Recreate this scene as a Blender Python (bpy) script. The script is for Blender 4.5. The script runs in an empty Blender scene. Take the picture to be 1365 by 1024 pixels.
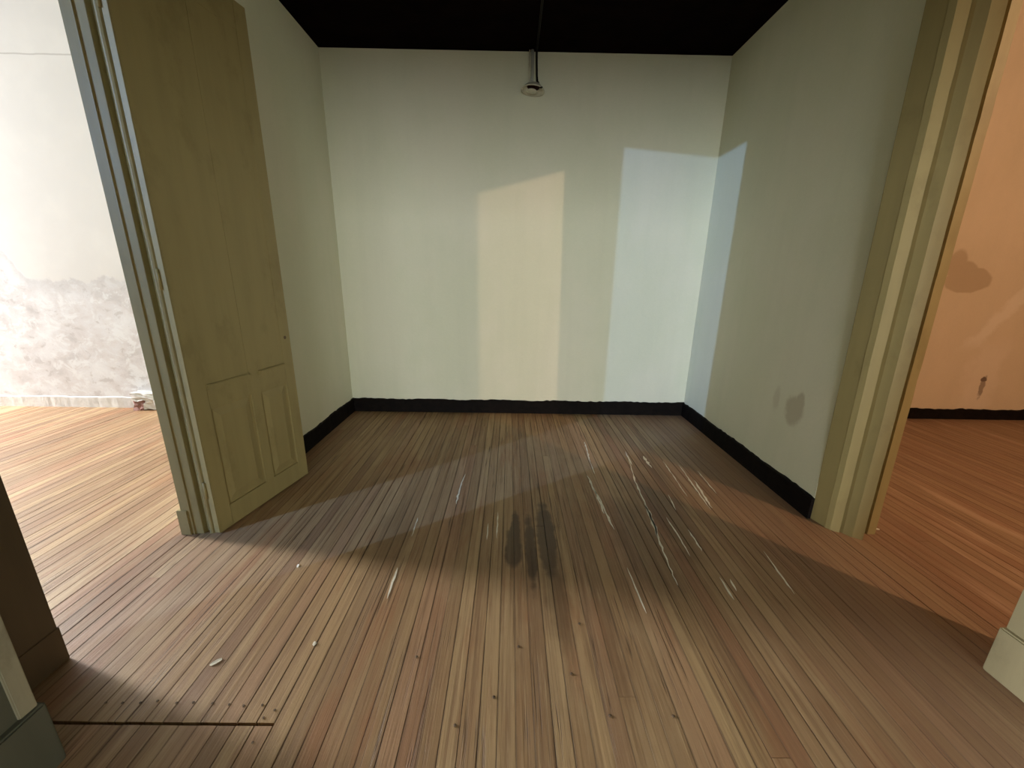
import bpy, bmesh, math, random
from mathutils import Vector, Matrix
random.seed(7)
SC = bpy.context.scene
COL = SC.collection

# ------------------------------------------------------------------ camera
FPX, PITCH, YAW, ROLL, HCAM = 520.7, 0.2702, 0.0077, 0.0163, 1.5
cam_d = bpy.data.cameras.new('camera'); cam = bpy.data.objects.new('camera', cam_d); COL.objects.link(cam)
cam_d.sensor_fit = 'HORIZONTAL'; cam_d.sensor_width = 36.0; cam_d.lens = 36.0*FPX/1365; cam_d.clip_start = 0.02
cp, sp, cy, sy = math.cos(PITCH), math.sin(PITCH), math.cos(YAW), math.sin(YAW)
fwd = Vector((sy*cp, cy*cp, -sp)); rgt = Vector((cy, -sy, 0)); upv = rgt.cross(fwd)
cr, sr = math.cos(ROLL), math.sin(ROLL)
r2 = cr*rgt+sr*upv; u2 = -sr*rgt+cr*upv
M = Matrix((r2, u2, -fwd)).transposed().to_4x4(); M.translation = (0, 0, HCAM)
cam.matrix_world = M
SC.camera = cam

# ------------------------------------------------------------------ world, lights, exposure
W = bpy.data.worlds.new('world'); SC.world = W; W.use_nodes = True
W.node_tree.nodes['Background'].inputs[0].default_value = (0.75, 0.85, 1.0, 1)
W.node_tree.nodes['Background'].inputs[1].default_value = 0.6

def area(name, loc, rot, sx, sy_, power, col, spread=180):
    d = bpy.data.lights.new(name, 'AREA'); d.shape = 'RECTANGLE'; d.size = sx; d.size_y = sy_
    d.energy = power; d.color = col; d.spread = math.radians(spread)
    o = bpy.data.objects.new(name, d); o.location = loc; o.rotation_euler = rot; COL.objects.link(o); return o
def bulb(name, loc, power, col, rad=0.04):
    d = bpy.data.lights.new(name, 'POINT'); d.energy = power; d.color = col; d.shadow_soft_size = rad
    o = bpy.data.objects.new(name, d); o.location = loc; COL.objects.link(o); return o
HP = math.pi/2
# daylight through the tall window in the far wall of the bright room on the left
area('window_left_offscreen', (-9.52, 3.55, 2.5), (0, -HP, 0), 2.7, 0.95, 1350, (1.0, 0.98, 0.96))
# unseen fill panel added behind the camera to brighten the alcove
area('fill_behind_offscreen', (0.4, -8.1, 1.15), (HP, 0, 0), 2.4, 2.2, 590, (0.93, 0.97, 0.94))
# lamps of the side rooms: a cool reflector lamp on the left and a warm bulb on the right, each shining through its doorway
def spot(name, loc, aim, power, col, half, rad=0.035, blend=0.35):
    d = bpy.data.lights.new(name, 'SPOT'); d.energy = power; d.color = col; d.spot_size = math.radians(2*half); d.spot_blend = blend; d.shadow_soft_size = rad
    o = bpy.data.objects.new(name, d); o.location = loc; o.rotation_euler = (Vector(aim)-Vector(loc)).to_track_quat('-Z', 'Y').to_euler(); COL.objects.link(o); return o
spot('cool_lamp_left_offscreen', (-6.26, -1.64, 3.28), (-1.8, 1.6, 1.9), 1150, (0.36, 0.58, 1.0), 21, 0.022)
bulb('warm_lamp_right_offscreen', (4.12, -0.94, 3.40), 340, (1.0, 0.66, 0.42), 0.022)

SC.view_settings.view_transform = 'Standard'; SC.view_settings.look = 'None'
SC.view_settings.exposure = 0.0; SC.view_settings.gamma = 1.0; SC.view_settings.use_curve_mapping = False
SC.cycles.use_denoising = True
SC.cycles.max_bounces = 10; SC.cycles.diffuse_bounces = 8; SC.cycles.glossy_bounces = 3
SC.cycles.caustics_reflective = False; SC.cycles.caustics_refractive = False

# ------------------------------------------------------------------ helpers: nodes
class G:
    def __init__(s, name, rough=0.7, spec=0.3):
        s.m = bpy.data.materials.new(name); s.m.use_nodes = True; s.t = s.m.node_tree
        s.b = s.t.nodes['Principled BSDF']; s.b.inputs['Roughness'].default_value = rough
        s.b.inputs['Specular IOR Level'].default_value = spec
        s._p = None
    def n(s, t): return s.t.nodes.new(t)
    def put(s, sock, v):
        if hasattr(v, 'is_output'): s.t.links.new(v, sock)
        elif isinstance(v, (tuple, list)) and sock.type == 'RGBA': sock.default_value = (*v[:3], 1)
        else: sock.default_value = v
    @property
    def pos(s):
        if s._p is None: s._p = s.n('ShaderNodeNewGeometry').outputs['Position']
        return s._p
    def xyz(s):
        q = s.n('ShaderNodeSeparateXYZ'); s.put(q.inputs[0], s.pos); return q.outputs
    def ma(s, op, a, b=0.0, c=0.0, clamp=False):
        q = s.n('ShaderNodeMath'); q.operation = op; q.use_clamp = clamp
        for i, v in enumerate((a, b, c)): s.put(q.inputs[i], v)
        return q.outputs[0]
    def vm(s, op, a, b=(0, 0, 0)):
        q = s.n('ShaderNodeVectorMath'); q.operation = op; s.put(q.inputs[0], a); s.put(q.inputs[1], b)
        return q.outputs['Value'] if op == 'LENGTH' else q.outputs[0]
    def noise(s, scale=(1, 1, 1), detail=4, rough=0.55, off=(0, 0, 0), dist=0.0, vec=None):
        q = s.n('ShaderNodeTexNoise'); q.inputs['Scale'].default_value = 1.0
        q.inputs['Detail'].default_value = detail; q.inputs['Roughness'].default_value = rough; q.inputs['Distortion'].default_value = dist
        if not isinstance(scale, tuple): scale = (scale,)*3
        v = s.vm('MULTIPLY', vec or s.pos, scale); v = s.vm('ADD', v, off); s.put(q.inputs['Vector'], v)
        return q.outputs['Fac']
    def step(s, v, lo, hi, a=0.0, b=1.0):
        q = s.n('ShaderNodeMapRange'); q.interpolation_type = 'SMOOTHSTEP'
        for i, k in zip(('Value', 'From Min', 'From Max', 'To Min', 'To Max'), (v, lo, hi, a, b)): s.put(q.inputs[i], k)
        return q.outputs[0]
    def mix(s, f, a, b, mode='MIX'):
        q = s.n('ShaderNodeMix'); q.data_type = 'RGBA'; q.blend_type = mode
        s.put(q.inputs['Factor'], f); s.put(q.inputs[6], a); s.put(q.inputs[7], b); return q.outputs[2]
    def blob(s, c, r, wob=0.4, soft=0.15, ns=8.0):
        d = s.vm('SUBTRACT', s.pos, c); d = s.vm('MULTIPLY', d, tuple(1/k for k in r)); d = s.vm('LENGTH', d)
        nz = s.noise(ns, 3); d = s.ma('ADD', d, s.ma('MULTIPLY', s.ma('SUBTRACT', nz, 0.5), wob*2))
        return s.step(d, 1-soft, 1+soft, 1.0, 0.0)
    def rand(s): return s.n('ShaderNodeObjectInfo').outputs['Random']
    def ramp(s, v, stops, const=False):
        q = s.n('ShaderNodeValToRGB'); e = q.color_ramp.elements
        if const: q.color_ramp.interpolation = 'CONSTANT'
        while len(e) < len(stops): e.new(0.5)
        for k, (p, c) in zip(e, stops): k.position = p; k.color = (*c, 1)
        s.put(q.inputs[0], v); return q.outputs[0]
    def bump(s, h, dist=0.003, strength=0.5):
        q = s.n('ShaderNodeBump'); q.inputs['Distance'].default_value = dist; q.inputs['Strength'].default_value = strength
        s.put(q.inputs['Height'], h); s.put(s.b.inputs['Normal'], q.outputs[0])
    def done(s, col, rough=None):
        s.put(s.b.inputs['Base Color'], col)
        if rough is not None: s.put(s.b.inputs['Roughness'], rough)
        return s.m

# ------------------------------------------------------------------ materials
def mat_plaster(name, ca, cb, extra=None):
    g = G(name, 0.75, 0.25)
    f = g.noise((1.3, 1.3, 0.9), 4, 0.6); col = g.mix(g.step(f, 0.35, 0.65), ca, cb)
    st = g.noise((9, 9, 0.6), 3, 0.5, (3, 1, 7)); col = g.mix(g.step(st, 0.45, 0.75, 0, 0.10), col, tuple(k*0.8 for k in ca))
    fine = g.noise(60, 3, 0.6)
    col = g.mix(g.step(fine, 0.3, 0.8, 0.0, 0.10), col, tuple(min(1, k*1.2) for k in cb))
    if extra: col = extra(g, col)
    g.bump(g.ma('ADD', g.noise(14, 4, 0.6), g.ma('MULTIPLY', fine, 0.35)), 0.004, 0.35)
    return g.done(col)
WALL_A, WALL_B = (0.74, 0.75, 0.60), (0.785, 0.775, 0.64)
MAT = {}
MAT['wall'] = mat_plaster('alcove_plaster', WALL_A, WALL_B)
def hand(g, col):
    a = g.blob((1.98, 2.56, 0.63), (0.2, 0.085, 0.10), 0.45, 0.25, 9)
    b = g.blob((1.98, 2.52, 0.70), (0.2, 0.04, 0.07), 0.4, 0.25, 12)
    c = g.blob((1.98, 2.75, 0.66), (0.2, 0.035, 0.08), 0.5, 0.4, 12)
    m = g.ma('MAXIMUM', g.ma('MAXIMUM', a, b), g.ma('MULTIPLY', c, 0.5))
    col = g.mix(g.ma('MULTIPLY', m, 0.45), col, (0.34, 0.27, 0.17))
    return col
MAT['wall_r'] = mat_plaster('alcove_plaster_handmark', WALL_A, WALL_B, hand)
def peach(g, col):
    x, y, z = g.xyz()
    s = g.blob((4.76, 4.19, 1.53), (0.25, 0.4, 0.13), 0.22, 0.07, 5)
    s2 = g.blob((4.60, 4.19, 1.68), (0.10, 0.4, 0.15), 0.12, 0.15, 5)
    s = g.ma('MAXIMUM', s, g.blob((4.69, 4.19, 1.60), (0.16, 0.4, 0.12), 0.15, 0.1, 5))
    col = g.mix(g.ma('MULTIPLY', g.ma('MAXIMUM', s, s2), 0.5), col, (0.30, 0.20, 0.11))
    # pale diagonal rub mark
    d = g.ma('SUBTRACT', g.ma('SUBTRACT', z, 0.80), g.ma('MULTIPLY', g.ma('SUBTRACT', x, 4.98), 1.35))
    d = g.ma('ADD', g.ma('ABSOLUTE', d), g.ma('MULTIPLY', g.ma('SUBTRACT', g.noise(5, 3), 0.5), 0.35))
    band = g.ma('MULTIPLY', g.step(d, 0.05, 0.17, 1, 0), g.step(z, 0.75, 0.95))
    col = g.mix(g.ma('MULTIPLY', band, 0.55), col, (0.74, 0.64, 0.52))
    d2 = g.ma('ADD', g.ma('ABSOLUTE', g.ma('SUBTRACT', x, 5.28)), g.ma('MULTIPLY', g.ma('SUBTRACT', g.noise(4, 3), 0.5), 0.5))
    v2 = g.ma('MULTIPLY', g.step(d2, 0.08, 0.25, 1, 0), g.step(z, 0.7, 1.0, 1, 0))
    col = g.mix(g.ma('MULTIPLY', v2, 0.4), col, (0.72, 0.60, 0.48))
    h = g.blob((5.295, 4.19, 0.47), (0.035, 0.4, 0.03), 0.5, 0.2, 20)
    h2 = g.ma('MULTIPLY', g.blob((5.30, 4.19, 0.38), (0.025, 0.4, 0.10), 1.1, 0.3, 18), 0.7)
    col = g.mix(g.ma('MAXIMUM', h, h2), col, (0.16, 0.11, 0.08))
    return col
MAT['peach'] = mat_plaster('peach_plaster', (0.60, 0.485, 0.345), (0.65, 0.525, 0.38), peach)
def mat_white():
    g = G('damp_white_plaster', 0.8, 0.2)
    x, y, z = g.xyz()
    top = g.noise((1, 0, 0), 4, 0.6, (2.3, 0, 0), vec=g.vm('MULTIPLY', g.pos, (2.3, 0, 0)))
    edge = g.ma('ADD', 1.40, g.ma('MULTIPLY', g.ma('SUBTRACT', top, 0.5), 0.45))
    edge = g.ma('ADD', edge, g.step(x, -4.95, -5.25, 0.0, 0.27))
    d = g.ma('ADD', g.ma('SUBTRACT', edge, z), g.ma('MULTIPLY', g.ma('SUBTRACT', g.noise(13, 4), 0.5), 0.10))
    low = g.step(d, -0.012, 0.03)
    rim = g.ma('MULTIPLY', low, g.step(d, 0.02, 0.22, 1, 0))
    n1 = g.noise((3.2, 3.2, 4.2), 7, 0.62, dist=0.35); n2 = g.noise((6, 6, 8), 7, 0.68, (5, 2, 1), dist=0.5); n3 = g.noise(24, 5, 0.7)
    c = g.ramp(n1, [(0.32, (0.37, 0.36, 0.37)), (0.44, (0.44, 0.425, 0.435)), (0.56, (0.475, 0.475, 0.495)), (0.72, (0.52, 0.525, 0.545))])
    c = g.mix(g.step(n2, 0.50, 0.60, 0.0, 0.75), c, (0.53, 0.54, 0.56))
    c = g.mix(g.step(n2, 0.43, 0.36, 0.0, 0.7), c, (0.34, 0.325, 0.33))
    c = g.mix(g.step(n3, 0.60, 0.70, 0.0, 0.45), c, (0.355, 0.34, 0.345))
    c = g.mix(g.ma('MULTIPLY', rim, 0.55), c, (0.355, 0.35, 0.36))
    up = g.mix(g.step(g.noise(2.0, 4), 0.4, 0.7), (0.62, 0.63, 0.635), (0.66, 0.67, 0.67))
    spot = g.blob((-3.93, 4.19, 2.27), (0.03, 0.4, 0.06), 0.3, 0.3, 12)
    up = g.mix(g.ma('MULTIPLY', spot, 0.5), up, (0.5, 0.5, 0.5))
    # hairline crack near the top
    k = g.ma('ADD', g.ma('SUBTRACT', z, 3.357), g.ma('MULTIPLY', g.ma('SUBTRACT', g.noise((4, 4, 4), 4), 0.5), 0.02))
    ck = g.step(g.ma('ABSOLUTE', k), 0.003, 0.009, 1, 0)
    up = g.mix(g.ma('MULTIPLY', ck, 0.75), up, (0.42, 0.42, 0.42))
    c = g.mix(1.0, c, (1.36, 1.40, 1.42), 'MULTIPLY')
    col = g.mix(low, up, c)
    hgt = g.ma('MULTIPLY', low, g.ma('ADD', g.ma('MULTIPLY', n2, 1.0), g.ma('MULTIPLY', n3, 0.3)))
    g.bump(g.ma('SUBTRACT', hgt, g.ma('MULTIPLY', low, 0.8)), 0.006, 0.4)
    return g.done(col)
MAT['white'] = mat_white()
def mat_plain(name, col, rough=0.6, spec=0.3, var=0.15, bump=0.0, scale=8.0):
    g = G(name, rough, spec)
    f = g.noise(scale, 4, 0.6)
    c = g.mix(g.step(f, 0.3, 0.7), tuple(k*(1-var) for k in col), tuple(min(1, k*(1+var)) for k in col))
    if bump: g.bump(g.noise(scale*3, 4), bump, 0.5)
    return g.done(c)
MAT['roomwhite'] = mat_plain('bare_grey_plaster', (0.26, 0.255, 0.245), 0.8, 0.2, 0.05)
MAT['ceil'] = mat_plain('black_ceiling_paint', (0.004, 0.0015, 0.0012), 0.9, 0.03, 0.4)
MAT['black'] = mat_plain('black_baseboard_paint', (0.0055, 0.0035, 0.003), 0.7, 0.12, 0.4, 0.002, 20)
MAT['whitebase'] = mat_plain('flaking_white_baseboard_paint', (0.64, 0.65, 0.65), 0.7, 0.2, 0.08, 0.004, 14)
def mat_paintwood(name, col, dark, dirt=0.35, grime_x=1.0):
    g = G(name, 0.5, 0.35)
    s = g.noise((14, 14, 1.2), 4, 0.6); f = g.noise((5, 5, 3), 5, 0.65, (4, 4, 4))
    c = g.mix(g.step(s, 0.35, 0.7, 0, 0.5), col, tuple(k*0.82 for k in col))
    c = g.mix(g.ma('MULTIPLY', g.step(f, 0.52, 0.68), dirt), c, dark)
    g.bump(g.noise((30, 30, 3), 3), 0.002, 0.4)
    return g.done(c)
MAT['ochre'] = mat_paintwood('ochre_paint', (0.35, 0.285, 0.13), (0.19, 0.145, 0.06), 0.3)
MAT['greystrip'] = mat_paintwood('grey_beige_paint', (0.40, 0.36, 0.27), (0.2, 0.18, 0.13), 0.5)
MAT['brown'] = mat_paintwood('dark_brown_paint', (0.125, 0.09, 0.055), (0.06, 0.045, 0.03), 0.3)
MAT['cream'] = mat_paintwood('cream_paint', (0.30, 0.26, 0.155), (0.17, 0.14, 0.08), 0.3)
MAT['greygreen'] = mat_paintwood('grey_green_paint', (0.125, 0.125, 0.097), (0.07, 0.085, 0.075), 0.6)
MAT['gap'] = mat_plain('dark_gap_wood', (0.03, 0.012, 0.008), 0.9, 0.1, 0.3)
MAT['sub'] = mat_plain('dark_subfloor', (0.02, 0.013, 0.009), 0.95, 0.05, 0.3)
MAT['iron'] = mat_plain('rusty_iron', (0.12, 0.08, 0.05), 0.6, 0.3, 0.3)
MAT['conduit'] = mat_plain('grey_conduit', (0.42, 0.43, 0.38), 0.35, 0.5, 0.1)
MAT['cable'] = mat_plain('black_cable', (0.008, 0.007, 0.005), 0.6, 0.15, 0.2)
MAT['enamel'] = mat_plain('old_white_enamel', (0.60, 0.58, 0.47), 0.35, 0.5, 0.15)
MAT['flake'] = mat_plain('white_paint_flake', (0.78, 0.74, 0.64), 0.6, 0.3, 0.12, 0, 30)
MAT['brick'] = mat_plain('pinkish_brick', (0.30, 0.18, 0.165), 0.9, 0.1, 0.2, 0.004, 20)
def mat_floor():
    g = G('worn_pine_planks', 0.5, 0.35)
    x, y, z = g.xyz(); r = g.rand()
    base = g.ramp(r, [(0.0, (0.232, 0.145, 0.082)), (0.16, (0.361, 0.255, 0.148)), (0.30, (0.215, 0.123, 0.067)), (0.45, (0.404, 0.289, 0.168)), (0.57, (0.284, 0.183, 0.102)),
                      (0.70, (0.206, 0.128, 0.078)), (0.82, (0.378, 0.246, 0.152)), (0.92, (0.258, 0.140, 0.082)), (1.0, (0.344, 0.238, 0.131))])
    off = g.n('ShaderNodeCombineXYZ'); g.put(off.inputs[0], g.ma('MULTIPLY', r, 57.0)); g.put(off.inputs[1], g.ma('MULTIPLY', r, 31.0))
    pv = g.vm('ADD', g.pos, off.outputs[0])
    grain = g.noise((48, 1.1, 1), 6, 0.65, vec=pv); gr2 = g.noise((150, 4, 1), 4, 0.65, vec=pv); gr3 = g.noise((26, 2.2, 1), 5, 0.7, (3, 3, 3), vec=pv, dist=0.4)
    c = g.mix(g.step(grain, 0.46, 0.66, 0, 0.65), base, (0.17, 0.098, 0.055))
    c = g.mix(g.step(grain, 0.44, 0.30, 0, 0.4), c, (0.46, 0.33, 0.20))
    c = g.mix(g.step(gr3, 0.54, 0.68, 0, 0.55), c, (0.24, 0.14, 0.08))
    c = g.mix(g.step(gr2, 0.54, 0.70, 0, 0.4), c, (0.48, 0.365, 0.23))
    # dirt gathered along the plank edges
    tc = g.n('ShaderNodeTexCoord').outputs['Object']; ts = g.n('ShaderNodeSeparateXYZ'); g.put(ts.inputs[0], tc)
    ed = g.ma('ADD', g.ma('ABSOLUTE', ts.outputs[0]), g.ma('MULTIPLY', g.ma('SUBTRACT', g.noise((18, 2.5, 1), 4, 0.6, (7, 0, 2)), 0.5), 0.02))
    c = g.mix(g.step(ed, 0.0255, 0.0325, 0, 0.6), c, (0.105, 0.062, 0.035))
    # worn pale patches and redder varnish left in places
    w = g.noise((3.0, 0.8, 1), 5, 0.65, (8, 3, 0)); c = g.mix(g.step(w, 0.50, 0.68, 0, 0.4), c, (0.44, 0.33, 0.205))
    rd = g.noise((4.5, 0.8, 1), 5, 0.65, (1, 9, 0)); c = g.mix(g.step(rd, 0.52, 0.66, 0, 0.5), c, (0.27, 0.125, 0.065))
    # splits along the grain
    sp_ = g.noise((30, 0.35, 1), 3, 0.5, (0, 0, 4), vec=pv)
    split = g.step(g.ma('ABSOLUTE', g.ma('SUBTRACT', sp_, 0.5)), 0.004, 0.012, 1, 0)
    split = g.ma('MULTIPLY', split, g.step(g.noise((6, 1.2, 1), 3, 0.5, (2, 8, 0)), 0.52, 0.60))
    c = g.mix(g.ma('MULTIPLY', split, 0.75), c, (0.07, 0.04, 0.022))
    # planks turn a darker red-brown towards the right
    rr = g.step(g.ma('ADD', x, g.ma('MULTIPLY', g.noise((3, 0.7, 1), 3), 0.9)), 1.1, 2.3)
    c = g.mix(g.ma('MULTIPLY', rr, 0.6), c, (0.21, 0.122, 0.082))
    sc = g.ma('MULTIPLY', g.step(x, 1.9, 2.4), g.step(g.noise((9, 0.7, 1), 5, 0.65, (2, 2, 0)), 0.52, 0.66))
    c = g.mix(g.ma('MULTIPLY', sc, 0.6), c, (0.42, 0.29, 0.21))
    # dark oily stains
    st = None
    for cc, rr_ in (((0.04, 1.90, 0), (0.05, 0.17, 1)), ((0.05, 2.05, 0), (0.03, 0.22, 1)), ((0.135, 1.90, 0), (0.030, 0.28, 1)),
                    ((0.24, 2.02, 0), (0.055, 0.33, 1))):
        b = g.blob((cc[0], cc[1], 0), rr_, 0.6, 0.22, 8); st = b if st is None else g.ma('MAXIMUM', st, b)
    c = g.mix(g.ma('MULTIPLY', st, 0.78), c, (0.045, 0.026, 0.014))
    d2 = g.ma('MAXIMUM', g.blob((1.05, 2.35, 0), (0.10, 0.6, 1), 0.5, 0.4, 5), g.blob((1.2, 2.75, 0), (0.06, 0.45, 1), 0.5, 0.35, 6))
    d2 = g.ma('MAXIMUM', d2, g.blob((0.78, 1.95, 0), (0.13, 0.5, 1), 0.6, 0.5, 5))
    d2 = g.ma('MAXIMUM', d2, g.ma('MULTIPLY', g.blob((-0.68, 2.0, 0), (0.10, 0.3, 1), 0.9, 0.7, 6), 0.6))
    d2 = g.ma('MAXIMUM', d2, g.blob((0.245, 1.58, 0), (0.055, 0.28, 1), 0.7, 0.6, 7))
    c = g.mix(g.ma('MULTIPLY', d2, 0.5), c, (0.085, 0.048, 0.025))
    c = g.mix(1.0, c, (1.12, 1.08, 1.0), 'MULTIPLY')
    g.bump(g.ma('SUBTRACT', g.ma('ADD', g.ma('MULTIPLY', grain, -1.0), g.ma('MULTIPLY', gr2, 0.5)), split), 0.003, 0.6)
    rough = g.step(g.ma('ADD', grain, g.ma('MULTIPLY', w, 0.6)), 0.5, 1.1, 0.36, 0.62)
    return g.done(c, g.ma('SUBTRACT', rough, g.ma('MULTIPLY', st, 0.08)))
MAT['floor'] = mat_floor()

# ------------------------------------------------------------------ helpers: meshes
def link(name, me, mat, parent=None, smooth=False):
    o = bpy.data.objects.new(name, me); COL.objects.link(o)
    if mat is not None and not me.materials: me.materials.append(MAT[mat] if isinstance(mat, str) else mat)
    if parent is not None: o.parent = parent
    if smooth:
        for p in me.polygons: p.use_smooth = True
    return o
def bm_obj(name, bm, mat, parent=None, smooth=False):
    bmesh.ops.recalc_face_normals(bm, faces=bm.faces)
    me = bpy.data.meshes.new(name); bm.to_mesh(me); bm.free(); return link(name, me, mat, parent, smooth)
def add_box(bm, a, b):
    vs = [bm.verts.new((x, y, z)) for z in (a[2], b[2]) for (x, y) in ((a[0], a[1]), (b[0], a[1]), (b[0], b[1]), (a[0], b[1]))]
    for f in ((3, 2, 1, 0), (4, 5, 6, 7), (0, 1, 5, 4), (1, 2, 6, 5), (2, 3, 7, 6), (3, 0, 4, 7)): bm.faces.new([vs[i] for i in f])
    return vs
def boxes(name, lst, mat, parent=None, bevel=0.0):
    bm = bmesh.new()
    for a, b in lst: add_box(bm, a, b)
    if bevel: bmesh.ops.bevel(bm, geom=list(bm.edges), offset=bevel, segments=2, affect='EDGES')
    return bm_obj(name, bm, mat, parent)
def prism(name, poly, z0, z1, mat, parent=None, bevel=0.0, seg=1, lean=(0, 0), jit=0.0):
    """vertical extrusion of a plan polygon, in seg lifts, optional lean and hand-worn jitter"""
    bm = bmesh.new(); rings = []
    for k in range(seg+1):
        z = z0+(z1-z0)*k/seg
        jx, jy = (random.uniform(-jit, jit), random.uniform(-jit, jit)) if 0 < k < seg else (0, 0)
        rings.append([bm.verts.new((p[0]+lean[0]*z+jx, p[1]+lean[1]*z+jy, z)) for p in poly])
    n = len(poly)
    for a, b in zip(rings, rings[1:]):
        for i in range(n): bm.faces.new((a[i], a[(i+1) % n], b[(i+1) % n], b[i]))
    bm.faces.new(rings[0][::-1]); bm.faces.new(rings[-1])
    if bevel:
        es = [e for e in bm.edges if abs(e.verts[0].co.z-e.verts[1].co.z) > 1e-4 or seg == 1]
        bmesh.ops.bevel(bm, geom=es, offset=bevel, segments=2, affect='EDGES')
    return bm_obj(name, bm, mat, parent)
def tube(name, pts, r, mat, parent=None, n=10):
    bm = bmesh.new(); rings = []
    for i, p in enumerate(pts):
        p = Vector(p); t = (Vector(pts[min(i+1, len(pts)-1)])-Vector(pts[max(i-1, 0)])).normalized()
        a = t.orthogonal().normalized(); b = t.cross(a)
        rings.append([bm.verts.new(p+r*(math.cos(q)*a+math.sin(q)*b)) for q in [2*math.pi*k/n for k in range(n)]])
    for a, b in zip(rings, rings[1:]):
        va = a; off = min(range(n), key=lambda k: (b[k].co-va[0].co).length); b2 = b[off:]+b[:off]
        if (b2[1].co-va[1].co).length > (b2[-1].co-va[1].co).length: b2 = [b2[0]]+b2[:0:-1]
        b[:] = b2
        for k in range(n): bm.faces.new((va[k], va[(k+1) % n], b[(k+1) % n], b[k]))
    bm.faces.new(rings[0]); bm.faces.new(rings[-1])
    return bm_obj(name, bm, mat, parent, True)
def lathe(name, prof, mat, parent=None, n=24, mtx=None):
    bm = bmesh.new(); rings = []
    for r, z in prof: rings.append([bm.verts.new((r*math.cos(2*math.pi*k/n), r*math.sin(2*math.pi*k/n), z)) for k in range(n)])
    for a, b in zip(rings, rings[1:]):
        for k in range(n): bm.faces.new((a[k], a[(k+1) % n], b[(k+1) % n], b[k]))
    if mtx is not None: bm.transform(mtx)
    return bm_obj(name, bm, mat, parent, True)
def empty(name, loc=(0, 0, 0), rz=0.0):
    o = bpy.data.objects.new(name, None); o.location = loc; o.rotation_euler = (0, 0, rz); o.empty_display_size = 0.1; COL.objects.link(o); return o
def tag(o, label, cat=None, kind=None, group=None):
    o['label'] = label
    if cat: o['category'] = cat
    if kind: o['kind'] = kind
    if group: o['group'] = group
    return o
def struct(o, label, cat): return tag(o, label, cat, 'structure')

# ------------------------------------------------------------------ room shell
D, XL, XR, ZC = 4.195, -1.757, 1.98, 3.451
XLO, XRO, YF, ZS = -9.6, 7.2, -8.2, 4.15      # outer rooms: side walls, front wall, their higher ceiling
ZL = 2.93                                      # lintel height of both doorways
LT, RT = -1.862, 2.26                         # room-side faces of the partitions
YN, YJL, YJR = 1.2, 2.03, 2.07                 # near jamb, far jambs

struct(boxes('wall_back', [((LT, D, -0.05), (RT, D+0.15, ZC+0.1))], 'wall'), 'greenish beige plaster wall with painted black baseboard, facing the camera', 'wall')
struct(boxes('wall_back_left', [((XLO, D, -0.05), (LT, D+0.15, ZS))], 'white'), 'white plaster wall with damp stained flaking lower half', 'wall')
struct(boxes('wall_back_right', [((RT, D, -0.05), (XRO, D+0.15, ZS))], 'peach'), 'peach plaster wall with a brown damp stain and rub marks', 'wall')
struct(boxes('wall_left', [((LT, YJL, -0.05), (XL, D, ZS)), ((LT, YF, -0.05), (XL, YN-0.02, ZS)), ((LT, YN-0.02, ZL), (XL, YJL, ZS))], 'wall'), 'greenish beige partition behind the open olive door', 'wall')
struct(boxes('wall_right', [((XR, 2.226, -0.05), (RT, D, ZS)), ((2.07, YJR+0.08, -0.05), (RT, 2.226, ZS)), ((XR, YF, -0.05), (RT, YN, ZS)), ((XR, YN, ZL), (RT, YJR+0.05, ZS))], 'wall_r'), 'greenish beige partition wall with a smudged brown hand stain', 'wall')
# outer walls of the bright room, with its tall window opening
WY0, WY1, WZ0, WZ1 = 3.05, 4.05, 1.12, 3.88
struct(boxes('wall_side_left', [((XLO-0.15, YF, -0.05), (XLO, WY0, ZS)), ((XLO-0.15, WY1, -0.05), (XLO, D, ZS)), ((XLO-0.15, WY0, -0.05), (XLO, WY1, WZ0)), ((XLO-0.15, WY0, WZ1), (XLO, WY1, ZS))], 'roomwhite'), 'bare grey plaster wall holding the tall window', 'wall')
struct(boxes('wall_side_right', [((XRO, YF, -0.05), (XRO+0.15, D, ZS))], 'peach'), 'peach outer wall of the dim room', 'wall')
struct(boxes('wall_added_behind', [((XL, -1.15, -0.05), (-0.95, -1.0, ZC)), ((1.8, -1.15, -0.05), (XR, -1.0, ZC)), ((-0.95, -1.15, 2.1), (1.8, -1.0, ZC))], 'wall'), 'added greenish beige wall whose opening shapes the fill light', 'wall')  # unseen wall, added so its header dims the fill high on the alcove walls
struct(boxes('wall_front', [((XLO, YF-0.15, -0.05), (XRO, YF, ZS))], 'roomwhite'), 'bare grey plaster wall at the end of the hall', 'wall')
wn = empty('window_1', (XLO, (WY0+WY1)/2, WZ0)); struct(wn, 'tall window in the grey outer wall', 'window')
for a, b in (((-.1, -.50, 0), (-.04, -.44, 2.76)), ((-.1, .44, 0), (-.04, .50, 2.76)), ((-.1, -.5, 2.7), (-.04, .5, 2.76)), ((-.1, -.5, 0), (-.04, .5, .07))):
    boxes('window_frame', [(a, b)], 'whitebase', wn)
struct(boxes('ceiling', [((XL, YF, ZC), (XR, D, ZC+0.1))], 'ceil'), 'flat ceiling painted black', 'ceiling')
struct(boxes('ceiling_left', [((XLO, YF, ZS), (XL, D, ZS+0.1))], 'roomwhite'), 'high grey plaster ceiling over the bright room', 'ceiling')
struct(boxes('ceiling_right', [((XR, YF, ZS), (XRO, D, ZS+0.1))], 'roomwhite'), 'high grey plaster ceiling over the peach room', 'ceiling')

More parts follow.
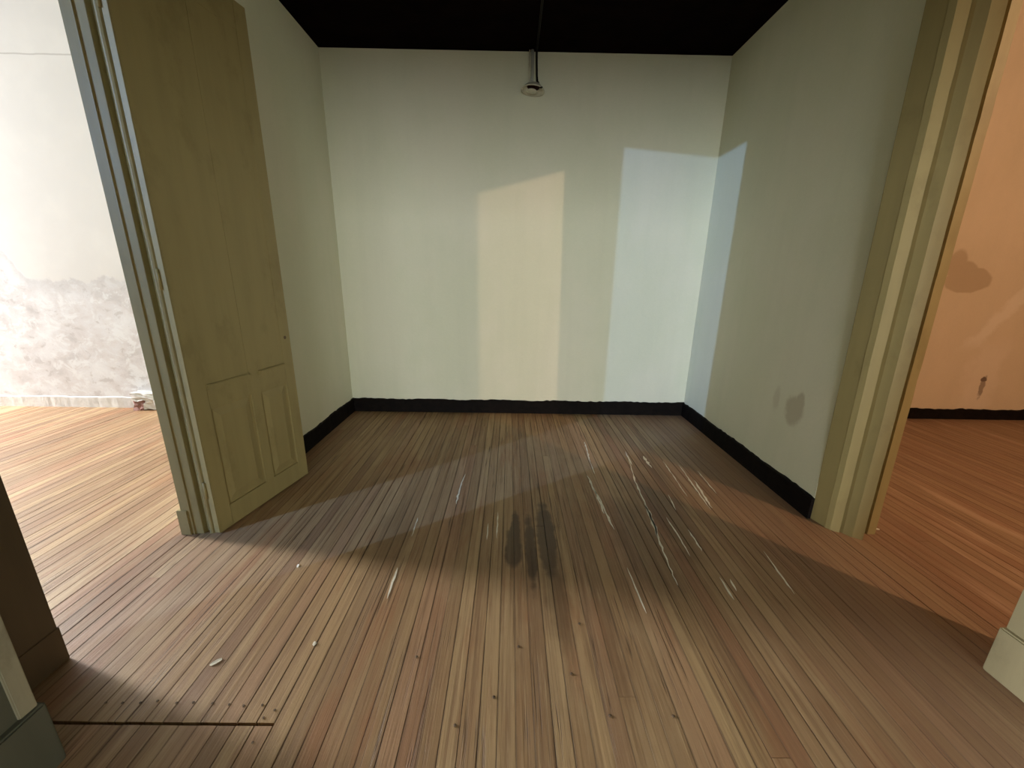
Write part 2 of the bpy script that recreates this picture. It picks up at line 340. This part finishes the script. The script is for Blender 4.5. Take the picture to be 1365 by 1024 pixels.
# ------------------------------------------------------------------ floor of narrow planks
floor = boxes('floor', [((XLO, YF, -0.06), (XRO, D, -0.022))], 'sub')
struct(floor, 'worn brown pine plank floor running towards the back wall', 'floor')
plank_meshes = {}
def plank_mesh(w):
    if w not in plank_meshes:
        c = 0.0007; h = w/2
        bm = bmesh.new()
        prof = [(-h, -0.0215), (-h, -c), (-h+c, 0), (h-c, 0), (h, -c), (h, -0.0215)]
        a = [bm.verts.new((x, -0.5, z)) for x, z in prof]; b = [bm.verts.new((x, 0.5, z)) for x, z in prof]
        for i in range(6): bm.faces.new((a[i], a[(i+1) % 6], b[(i+1) % 6], b[i]))
        bm.faces.new(a[::-1]); bm.faces.new(b)
        bmesh.ops.recalc_face_normals(bm, faces=bm.faces)
        me = bpy.data.meshes.new('plank'); bm.to_mesh(me); bm.free(); me.materials.append(MAT['floor']); plank_meshes[w] = me
    return plank_meshes[w]
PITCHX = 0.064
HX0, HX1, HY = -1.545, -0.822, 0.985
def plank(xc, w, y0, y1):
    o = link('plank', plank_mesh(w), None, floor)
    o.location = (xc, (y0+y1)/2, random.uniform(-0.0007, 0.0002)); o.scale = (1, y1-y0, 1)
    o.rotation_euler = (0, random.uniform(-0.007, 0.007), 0)
x = -7.0; count = 0
while x < XRO-0.03:
    gapw = random.choice((0.0003, 0.0005, 0.0008, 0.0010, 0.0014, 0.0020, 0.0028, 0.0038)); w = round(PITCHX-gapw, 4)
    if HX1-PITCHX < x+PITCHX/2 < HX1: w = round(PITCHX-0.005, 4)
    xc = x+PITCHX/2
    y0, y1 = -3.0, D-0.005
    if HX0 < xc < HX1: cuts = [HY]
    elif -4.5 < xc < 5 and random.random() < 0.27: cuts = [random.uniform(0.6, 3.9)]
    else: cuts = []
    ys = [y0]+cuts+[y1]; gj = 0.011 if HX0 < xc < HX1 else 0.0015
    for a, b in zip(ys, ys[1:]):
        plank(xc, w, a+(gj/2 if a != y0 else 0), b-(gj/2 if b != y1 else 0)); count += 1
    x += PITCHX

# scraped white paint left along the plank edges
def streak(pts, wd, wmax=None, mat='flake'):
    P = []
    for (a, b) in zip(pts, pts[1:]):
        n = max(4, int(abs(b[1]-a[1])/0.03))
        for k in range(n): P.append((a[0]+(b[0]-a[0])*k/n, a[1]+(b[1]-a[1])*k/n))
    P.append(pts[-1]); n = len(P); bm = bmesh.new(); prev = None
    for i, (px, py) in enumerate(P):
        t = i/(n-1); e = min(1, t*5, (1-t)*5)
        ww = wd*(0.15+0.85*e)*random.uniform(0.45, 1.35)/2; ox = random.uniform(-0.25, 0.25)*wd
        ring = [bm.verts.new((px+ox-ww, py, -0.004)), bm.verts.new((px+ox-ww*0.8, py, 0.0016)), bm.verts.new((px+ox+ww*0.8, py, 0.0016)), bm.verts.new((px+ox+ww, py, -0.004))]
        if prev:
            for k in range(4): bm.faces.new((prev[k], prev[(k+1) % 4], ring[(k+1) % 4], ring[k]))
        else: bm.faces.new(ring)
        prev = ring
    bm.faces.new(prev[::-1])
    return bm_obj('paint_streak', bm, mat, floor)
ST = [([(0.719, 3.408), (0.706, 3.226), (0.691, 2.977)], .016), ([(0.691, 2.977), (0.688, 2.784)], .010), ([(0.624, 2.758), (0.635, 2.526), (0.638, 2.25)], .020),
      ([(0.632, 2.578), (0.648, 2.399), (0.660, 2.082)], .014), ([(1.033, 3.05), (0.977, 2.697), (0.954, 2.415), (0.927, 2.133), (0.892, 1.889), (0.869, 1.636)], .014),
      ([(0.95, 2.38), (0.925, 2.15), (0.905, 2.0)], .026), ([(1.045, 3.20), (1.033, 2.95)], .012), ([(1.185, 3.12), (1.178, 2.9)], .026), ([(1.32, 3.022), (1.302, 2.728), (1.283, 2.471)], .008),
      ([(1.427, 2.957), (1.399, 2.618), (1.369, 2.305)], .011), ([(1.44, 2.70), (1.39, 2.33)], .016), ([(1.537, 2.856), (1.516, 2.516)], .008), ([(1.156, 2.488), (1.133, 2.301)], .009),
      ([(1.034, 2.214), (1.037, 1.99), (1.028, 1.848)], .009), ([(1.122, 2.091), (1.121, 1.977), (1.117, 1.892)], .010), ([(0.647, 1.754), (0.65, 1.608), (0.653, 1.46)], .007),
      ([(-0.06, 2.251), (-0.061, 1.984)], .008), ([(-0.118, 2.128), (-0.118, 1.97)], .007), ([(-0.334, 2.758), (-0.349, 2.504), (-0.348, 2.341)], .014),
      ([(-0.570, 2.183), (-0.565, 1.996)], .008), ([(-0.577, 1.736), (-0.570, 1.532)], .011), ([(1.474, 1.898), (1.43, 1.585)], .010), ([(1.115, 1.691), (1.105, 1.544)], .010), ([(1.16, 1.68), (1.152, 1.60)], .010)]
for pts, wd in ST: streak(pts, wd)
# row of nails along the cut line, and a few popped heads elsewhere
nb = bmesh.new(); bmesh.ops.create_cone(nb, cap_ends=True, segments=8, radius1=0.0045, radius2=0.0035, depth=0.004)
nail_me = bpy.data.meshes.new('nail'); nb.to_mesh(nail_me); nb.free(); nail_me.materials.append(MAT['iron'])
for nx, ny in [(-1.431, 1.05), (-1.371, 1.05), (-1.308, 1.051), (-1.253, 1.058), (-1.18, 1.052), (-1.122, 1.054), (-1.051, 1.051), (-0.989, 1.048), (-0.935, 1.044), (-0.87, 1.047), (-0.816, 1.03), (-0.84, 1.005), (-0.83, 0.93)]:
    o = link('nail', nail_me, None, floor); o.location = (nx, ny, 0.001)
kb = bmesh.new(); bmesh.ops.create_icosphere(kb, subdivisions=2, radius=0.0055)
for v in kb.verts: v.co.z *= 0.55; v.co *= random.uniform(0.8, 1.2)
knob_me = bpy.data.meshes.new('popped_nail'); kb.to_mesh(knob_me); kb.free(); knob_me.materials.append(MAT['iron'])
for nx, ny in [(0.055, 1.285), (0.375, 1.02), (-0.17, 0.985), (-0.36, 1.235), (0.26, 1.17), (0.6, 1.02), (-0.04, 1.08), (0.33, 1.40)]:
    o = link('popped_nail', knob_me, None, floor); o.location = (nx, ny, 0.002)
# loose paint flakes and a scrap lying on the floor
def flake(x, y, sx, sy_, rz, label, mat='flake'):
    bm = bmesh.new(); n = 7
    top = []; bot = []
    for k in range(n):
        a = 2*math.pi*k/n; r = random.uniform(0.75, 1.15)
        top.append(bm.verts.new((math.cos(a)*r*sx, math.sin(a)*r*sy_, 0.004+random.uniform(0, 0.002)))); bot.append(bm.verts.new((math.cos(a)*r*sx, math.sin(a)*r*sy_, -0.001)))
    for k in range(n): bm.faces.new((bot[k], bot[(k+1) % n], top[(k+1) % n], top[k]))
    bm.faces.new(top); bm.faces.new(bot[::-1])
    o = bm_obj('paint_flake', bm, mat); o.location = (x, y, 0.0005); o.rotation_euler = (0, 0, rz); tag(o, label, 'paint flake'); return o
flake(2.325, 2.115, 0.016, 0.007, -0.6, 'bright white paint flake on reddish planks beside the ochre jamb')
flake(-1.15, 1.205, 0.007, 0.022, -0.75, 'pale scrap on the planks in front of the nail row')
flake(-1.105, 1.74, 0.006, 0.012, 0.2, 'tiny white flake on the bright planks beside the door shadow')
flake(-0.80, 1.29, 0.007, 0.010, 0.3, 'small white flake on the bare planks in front of the door')

# ------------------------------------------------------------------ baseboards
def baseboard(name, p0, p1, nrm, h, t, mat, label, jit=0.004):
    p0, p1, nrm = Vector(p0), Vector(p1), Vector(nrm); L = (p1-p0).length; n = int(L/0.035); bm = bmesh.new(); prev = None
    for i in range(n+1):
        q = p0+(p1-p0)*(i/n); hh = h+random.uniform(-jit, jit)+0.004*math.sin(i*0.31); tt = t+random.uniform(-.0012, .0012)
        pr = [(0, 0), (tt, 0), (tt, hh-0.008), (tt-0.006, hh), (0, hh+random.uniform(-jit, jit)*0.5)]
        ring = [bm.verts.new((q+nrm*a)+Vector((0, 0, b))) for a, b in pr]
        if prev:
            for k in range(5): bm.faces.new((prev[k], prev[(k+1) % 5], ring[(k+1) % 5], ring[k]))
        else: bm.faces.new(ring[::-1])
        prev = ring
    bm.faces.new(prev)
    return struct(bm_obj(name, bm, mat), label, 'baseboard')
baseboard('baseboard_back', (XL, D+.002, -.001), (XR, D+.002, -.001), (0, -1, 0), .150, .022, 'black', 'rough black painted baseboard along the greenish back wall')
baseboard('baseboard_left', (XL-.002, 2.1, -.001), (XL-.002, D, -.001), (1, 0, 0), .152, .022, 'black', 'black painted baseboard running behind the open door')
baseboard('baseboard_right', (XR+.002, 2.221, -.001), (XR+.002, D, -.001), (-1, 0, 0), .152, .022, 'black', 'black painted baseboard under the hand stain')
baseboard('baseboard_back_right', (RT, D+.002, -.001), (XRO, D+.002, -.001), (0, -1, 0), .120, .022, 'black', 'black baseboard under the peach wall', .006)
baseboard('baseboard_back_left', (XLO, D+.002, -.001), (-4.18, D+.002, -.001), (0, -1, 0), .125, .012, 'whitebase', 'white overpainted baseboard under the damp stained wall', .003)
# broken plaster lump left at the end of the white baseboard
ck = empty('plaster_lump', (-4.05, D-0.05, 0)); tag(ck, 'broken white plaster lump with exposed pink brick at wall foot', 'rubble')
def rock(name, sx, sy_, sz, z, dx, mat):
    bm = bmesh.new(); bmesh.ops.create_cube(bm, size=1); bmesh.ops.subdivide_edges(bm, edges=bm.edges[:], cuts=3, use_grid_fill=True)
    for v in bm.verts: v.co = Vector((v.co.x*sx+dx, v.co.y*sy_, v.co.z*sz+z))+Vector([random.uniform(-.012, .012) for _ in range(3)])
    return bm_obj(name, bm, mat, ck)
rock('brick_stub', .11, .09, .12, .062, -.03, 'brick'); rock('plaster_cap', .24, .11, .08, .155, .03, 'whitebase'); rock('plaster_side', .12, .09, .11, .07, .10, 'whitebase')

# ------------------------------------------------------------------ far jamb of the left doorway
JL = empty('trim_1', (0, 0, 0)); struct(JL, 'ochre beige door jamb with round moulding beside the open door', 'door frame')
prism('jamb_board', [(-1.862, 1.995), (-1.791, 1.999), (-1.791, 2.05), (-1.862, 2.05)], 0, ZL, 'ochre', JL, .002)
prism('room_casing', [(-1.893, 1.990), (-1.846, 1.9935), (-1.833, 2.01), (-1.86, 2.10), (-1.893, 2.10)], 0, ZL, 'ochre', JL, .002)
prism('bead', [(-1.846, 1.999), (-1.845, 1.9895), (-1.838, 1.9895), (-1.836, 1.999)], 0, ZL, 'ochre', JL, .001)
prism('plinth', [(-1.915, 1.983), (-1.855, 1.985), (-1.853, 2.02), (-1.86, 2.11), (-1.915, 2.11)], 0, .16, 'ochre', JL, .003)
prism('groove_board', [(-1.793, 2.034), (-1.700, 2.034), (-1.700, 2.06), (-1.793, 2.06)], 0, ZL, 'ochre', JL)
rp = [(-1.750+.0175*math.cos(a), 2.018+.0175*math.sin(a)) for a in [2*math.pi*k/12 for k in range(12)]]
prism('round_moulding', rp, 0, ZL, 'ochre', JL, 0, 24, (0, 0), .0012)
prism('wall_casing', [(-1.76, 2.045), (-1.735, 2.045), (-1.735, 2.11), (-1.76, 2.11)], 0, ZL, 'ochre', JL)

# ------------------------------------------------------------------ open door
HG = Vector((-1.692, 2.0, 0)); FE = Vector((-1.541, 2.73, 0)); dv = FE-HG; ang = math.atan2(dv.y, dv.x); DWD = dv.length; DT = .034
# local: x along the leaf from the hinge edge, y towards the wall (thickness), z up; visible face is y = 0 side facing the alcove
door = empty('door_1', (HG.x, HG.y, 0.006), ang); struct(door, 'tall panelled olive door standing open against the left wall', 'door')
ZT = 2.945
def dbox(name, a, b, bev=.0015, mat='ochre'): return boxes(name, [(a, b)], mat, door, bev)
SW = .085; MX0, MX1 = .365, .435
dbox('stile', (0, 0, 0), (SW, DT, ZT)); dbox('stile', (DWD-SW, 0, 0), (DWD, DT, ZT))
dbox('rail', (SW-.001, .0006, 0), (DWD-SW+.001, DT-.0006, .135)); dbox('rail', (SW-.001, .0006, .75), (DWD-SW+.001, DT-.0006, .865)); dbox('rail', (SW-.001, .0006, 2.80), (DWD-SW+.001, DT-.0006, ZT))
dbox('mullion', (MX0, .0010, .13), (MX1, DT-.001, .755)); dbox('mullion', (MX0, .0010, .86), (MX1, DT-.001, 2.805))
def panel(x0, x1, z0, z1, flat=False):
    if flat:
        dbox('panel', (x0-.004, .0025, z0-.004), (x1+.004, DT-.0025, z1+.004), 0); return
    pn = dbox('panel', (x0-.004, .011, z0-.004), (x1+.004, DT-.011, z1+.004), 0)
    bm = bmesh.new()   # raised field with wide sloped border
    a = [bm.verts.new(p) for p in ((x0+.012, .0115, z0+.012), (x1-.012, .0115, z0+.012), (x1-.012, .0115, z1-.012), (x0+.012, .0115, z1-.012))]
    b = [bm.verts.new(p) for p in ((x0+.055, .003, z0+.06), (x1-.055, .003, z0+.06), (x1-.055, .003, z1-.06), (x0+.055, .003, z1-.06))]
    for k in range(4): bm.faces.new((a[k], a[(k+1) % 4], b[(k+1) % 4], b[k]))
    bm.faces.new(b); bm.faces.new(a[::-1])
    bm_obj('raised_field', bm, 'ochre', pn)
for x0, x1 in ((SW, MX0), (MX1, DWD-SW)):
    panel(x0, x1, .135, .75); panel(x0, x1, .865, 2.80, True)
    o = boxes('moulding', [((x0-.002, -.013, .858), (x1+.002, .010, .886))], 'ochre', door, .005)
# hinge-side edge board catches the light
boxes('edge_strip', [((-.006, .001, .002), (.001, DT+.002, ZT-.002))], 'ochre', door, .001)
for hz in (.28, 1.45, 2.6): lathe('hinge', [(.0001, -.05), (.007, -.05), (.007, .05), (.0001, .05)], 'ochre', door, 10, Matrix.Translation((-.010, DT+.004, hz)))
lathe('latch_hole', [(.0001, .0015), (.010, .0015), (.012, .0), (.012, -.01)], 'iron', door, 12, Matrix.Translation((DWD-.045, .0, 1.06)) @ Matrix.Rotation(HP, 4, 'X'))

# ------------------------------------------------------------------ far jamb of the right doorway
JR = empty('trim_2', (0, 0, 0)); struct(JR, 'moulded ochre brown door jamb between the alcove and the peach room', 'door frame')
LN = (-0.018, 0.006)
prism('casing', [(1.995, 2.235), (1.984, 2.228), (2.006, 2.128), (2.045, 2.14), (2.10, 2.235)], 0, ZL, 'ochre', JR, .0025, 1, LN)
prism('bevel_strip', [(2.004, 2.130), (2.018, 2.104), (2.054, 2.076), (2.062, 2.085), (2.03, 2.15)], 0, ZL, 'ochre', JR, .0015, 30, LN, .0009)
prism('reveal_board', [(2.062, 2.095), (2.070, 2.070), (2.098, 2.034), (2.139, 2.006), (2.145, 2.012), (2.139, 2.12), (2.04, 2.15)], 0, ZL, 'ochre', JR, .002, 30, LN, .0009)
prism('gap_board', [(2.13, 2.11), (2.24, 2.11), (2.24, 2.17), (2.13, 2.17)], 0, ZL, 'ochre', JR, 0, 1, LN)
prism('room_strip', [(2.217, 2.064), (2.266, 2.064), (2.276, 2.08), (2.276, 2.16), (2.217, 2.16)], 0, ZL, 'ochre', JR, .002, 30, LN, .0009)

# ------------------------------------------------------------------ near jambs
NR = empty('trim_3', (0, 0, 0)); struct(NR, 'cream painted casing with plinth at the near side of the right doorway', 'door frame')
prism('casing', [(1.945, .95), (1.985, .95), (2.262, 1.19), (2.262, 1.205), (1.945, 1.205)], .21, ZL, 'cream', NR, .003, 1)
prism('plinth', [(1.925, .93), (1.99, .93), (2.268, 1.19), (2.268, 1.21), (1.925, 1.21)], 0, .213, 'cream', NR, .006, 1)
NL = empty('trim_4', (0, 0, 0)); struct(NL, 'dark brown casing at the near side of the left doorway', 'door frame')
prism('casing', [(-1.87, 1.17), (-1.757, .96), (-1.742, .96), (-1.742, 1.216), (-1.87, 1.216)], .155, ZL, 'brown', NL, .002, 1)
prism('plinth', [(-1.87, 1.17), (-1.757, .95), (-1.738, .95), (-1.738, 1.22), (-1.87, 1.22)], 0, .157, 'brown', NL, .003, 1)
PI_ = empty('trim_5', (0, 0, 0)); struct(PI_, 'grey green painted pier casing with a lighter edge moulding and plinth', 'door frame')
prism('pier_casing', [(-1.757, .40), (-1.41, .40), (-1.41, .862), (-1.757, .90)], 0, ZL, 'greygreen', PI_, .002, 1)
prism('edge_moulding', [(-1.45, .835), (-1.402, .835), (-1.400, .878), (-1.45, .885)], .235, ZL, 'greystrip', PI_, .003, 1)
prism('plinth', [(-1.757, .38), (-1.388, .38), (-1.388, .888), (-1.757, .91)], 0, .236, 'greygreen', PI_, .006, 1)

# ------------------------------------------------------------------ old lamp fitting hanging by the back wall
LP = empty('lamp_fitting', (0.180, 4.085, 3.13)); tag(LP, 'old lamp fitting with pale saucer shade on a short grey conduit', 'lamp')
tl = ZC-3.13
tube('conduit', [(-.010, .075, .03), (-.010, .078, .15), (-.012, .08, tl+.002)], .014, 'conduit', LP)
tube('conduit', [(-.036, .080, .03), (-.037, .082, .2), (-.036, .082, tl+.002)], .007, 'enamel', LP)
tube('cable', [(.048, -.075, -.022), (.040, -.02, .03), (.034, .03, .06), (.030, .05, .12), (.026, .06, .22), (.024, .06, tl-.03), (.024, .04, tl-.009), (.024, -.6, tl-.006), (.027, -1.8, tl-.006)], .010, 'cable', LP)
mt = Matrix.Rotation(math.radians(5), 4, 'Y') @ Matrix.Rotation(math.radians(-3), 4, 'X')
lathe('shade', [(.012, .034), (.03, .032), (.065, .018), (.090, -.006), (.103, -.020), (.105, -.026), (.099, -.027), (.088, -.014), (.06, .008), (.03, .020), (.012, .022)], 'enamel', LP, 28, mt)
lathe('socket', [(.0001, .03), (.05, .012), (.058, .004), (.05, -.004), (.022, -.012), (.018, -.014), (.0001, -.012)], 'gap', LP, 16, mt)
lathe('bulb_stub', [(.0001, -.012), (.03, -.014), (.045, -.019), (.05, -.024), (.03, -.030), (.0001, -.031)], 'enamel', LP, 16, Matrix.Translation((-.012, -.012, -.012)) @ mt)
tube('wire_end', [(.048, -.075, -.022), (.06, -.085, -.034), (.074, -.08, -.028)], .007, 'cable', LP)
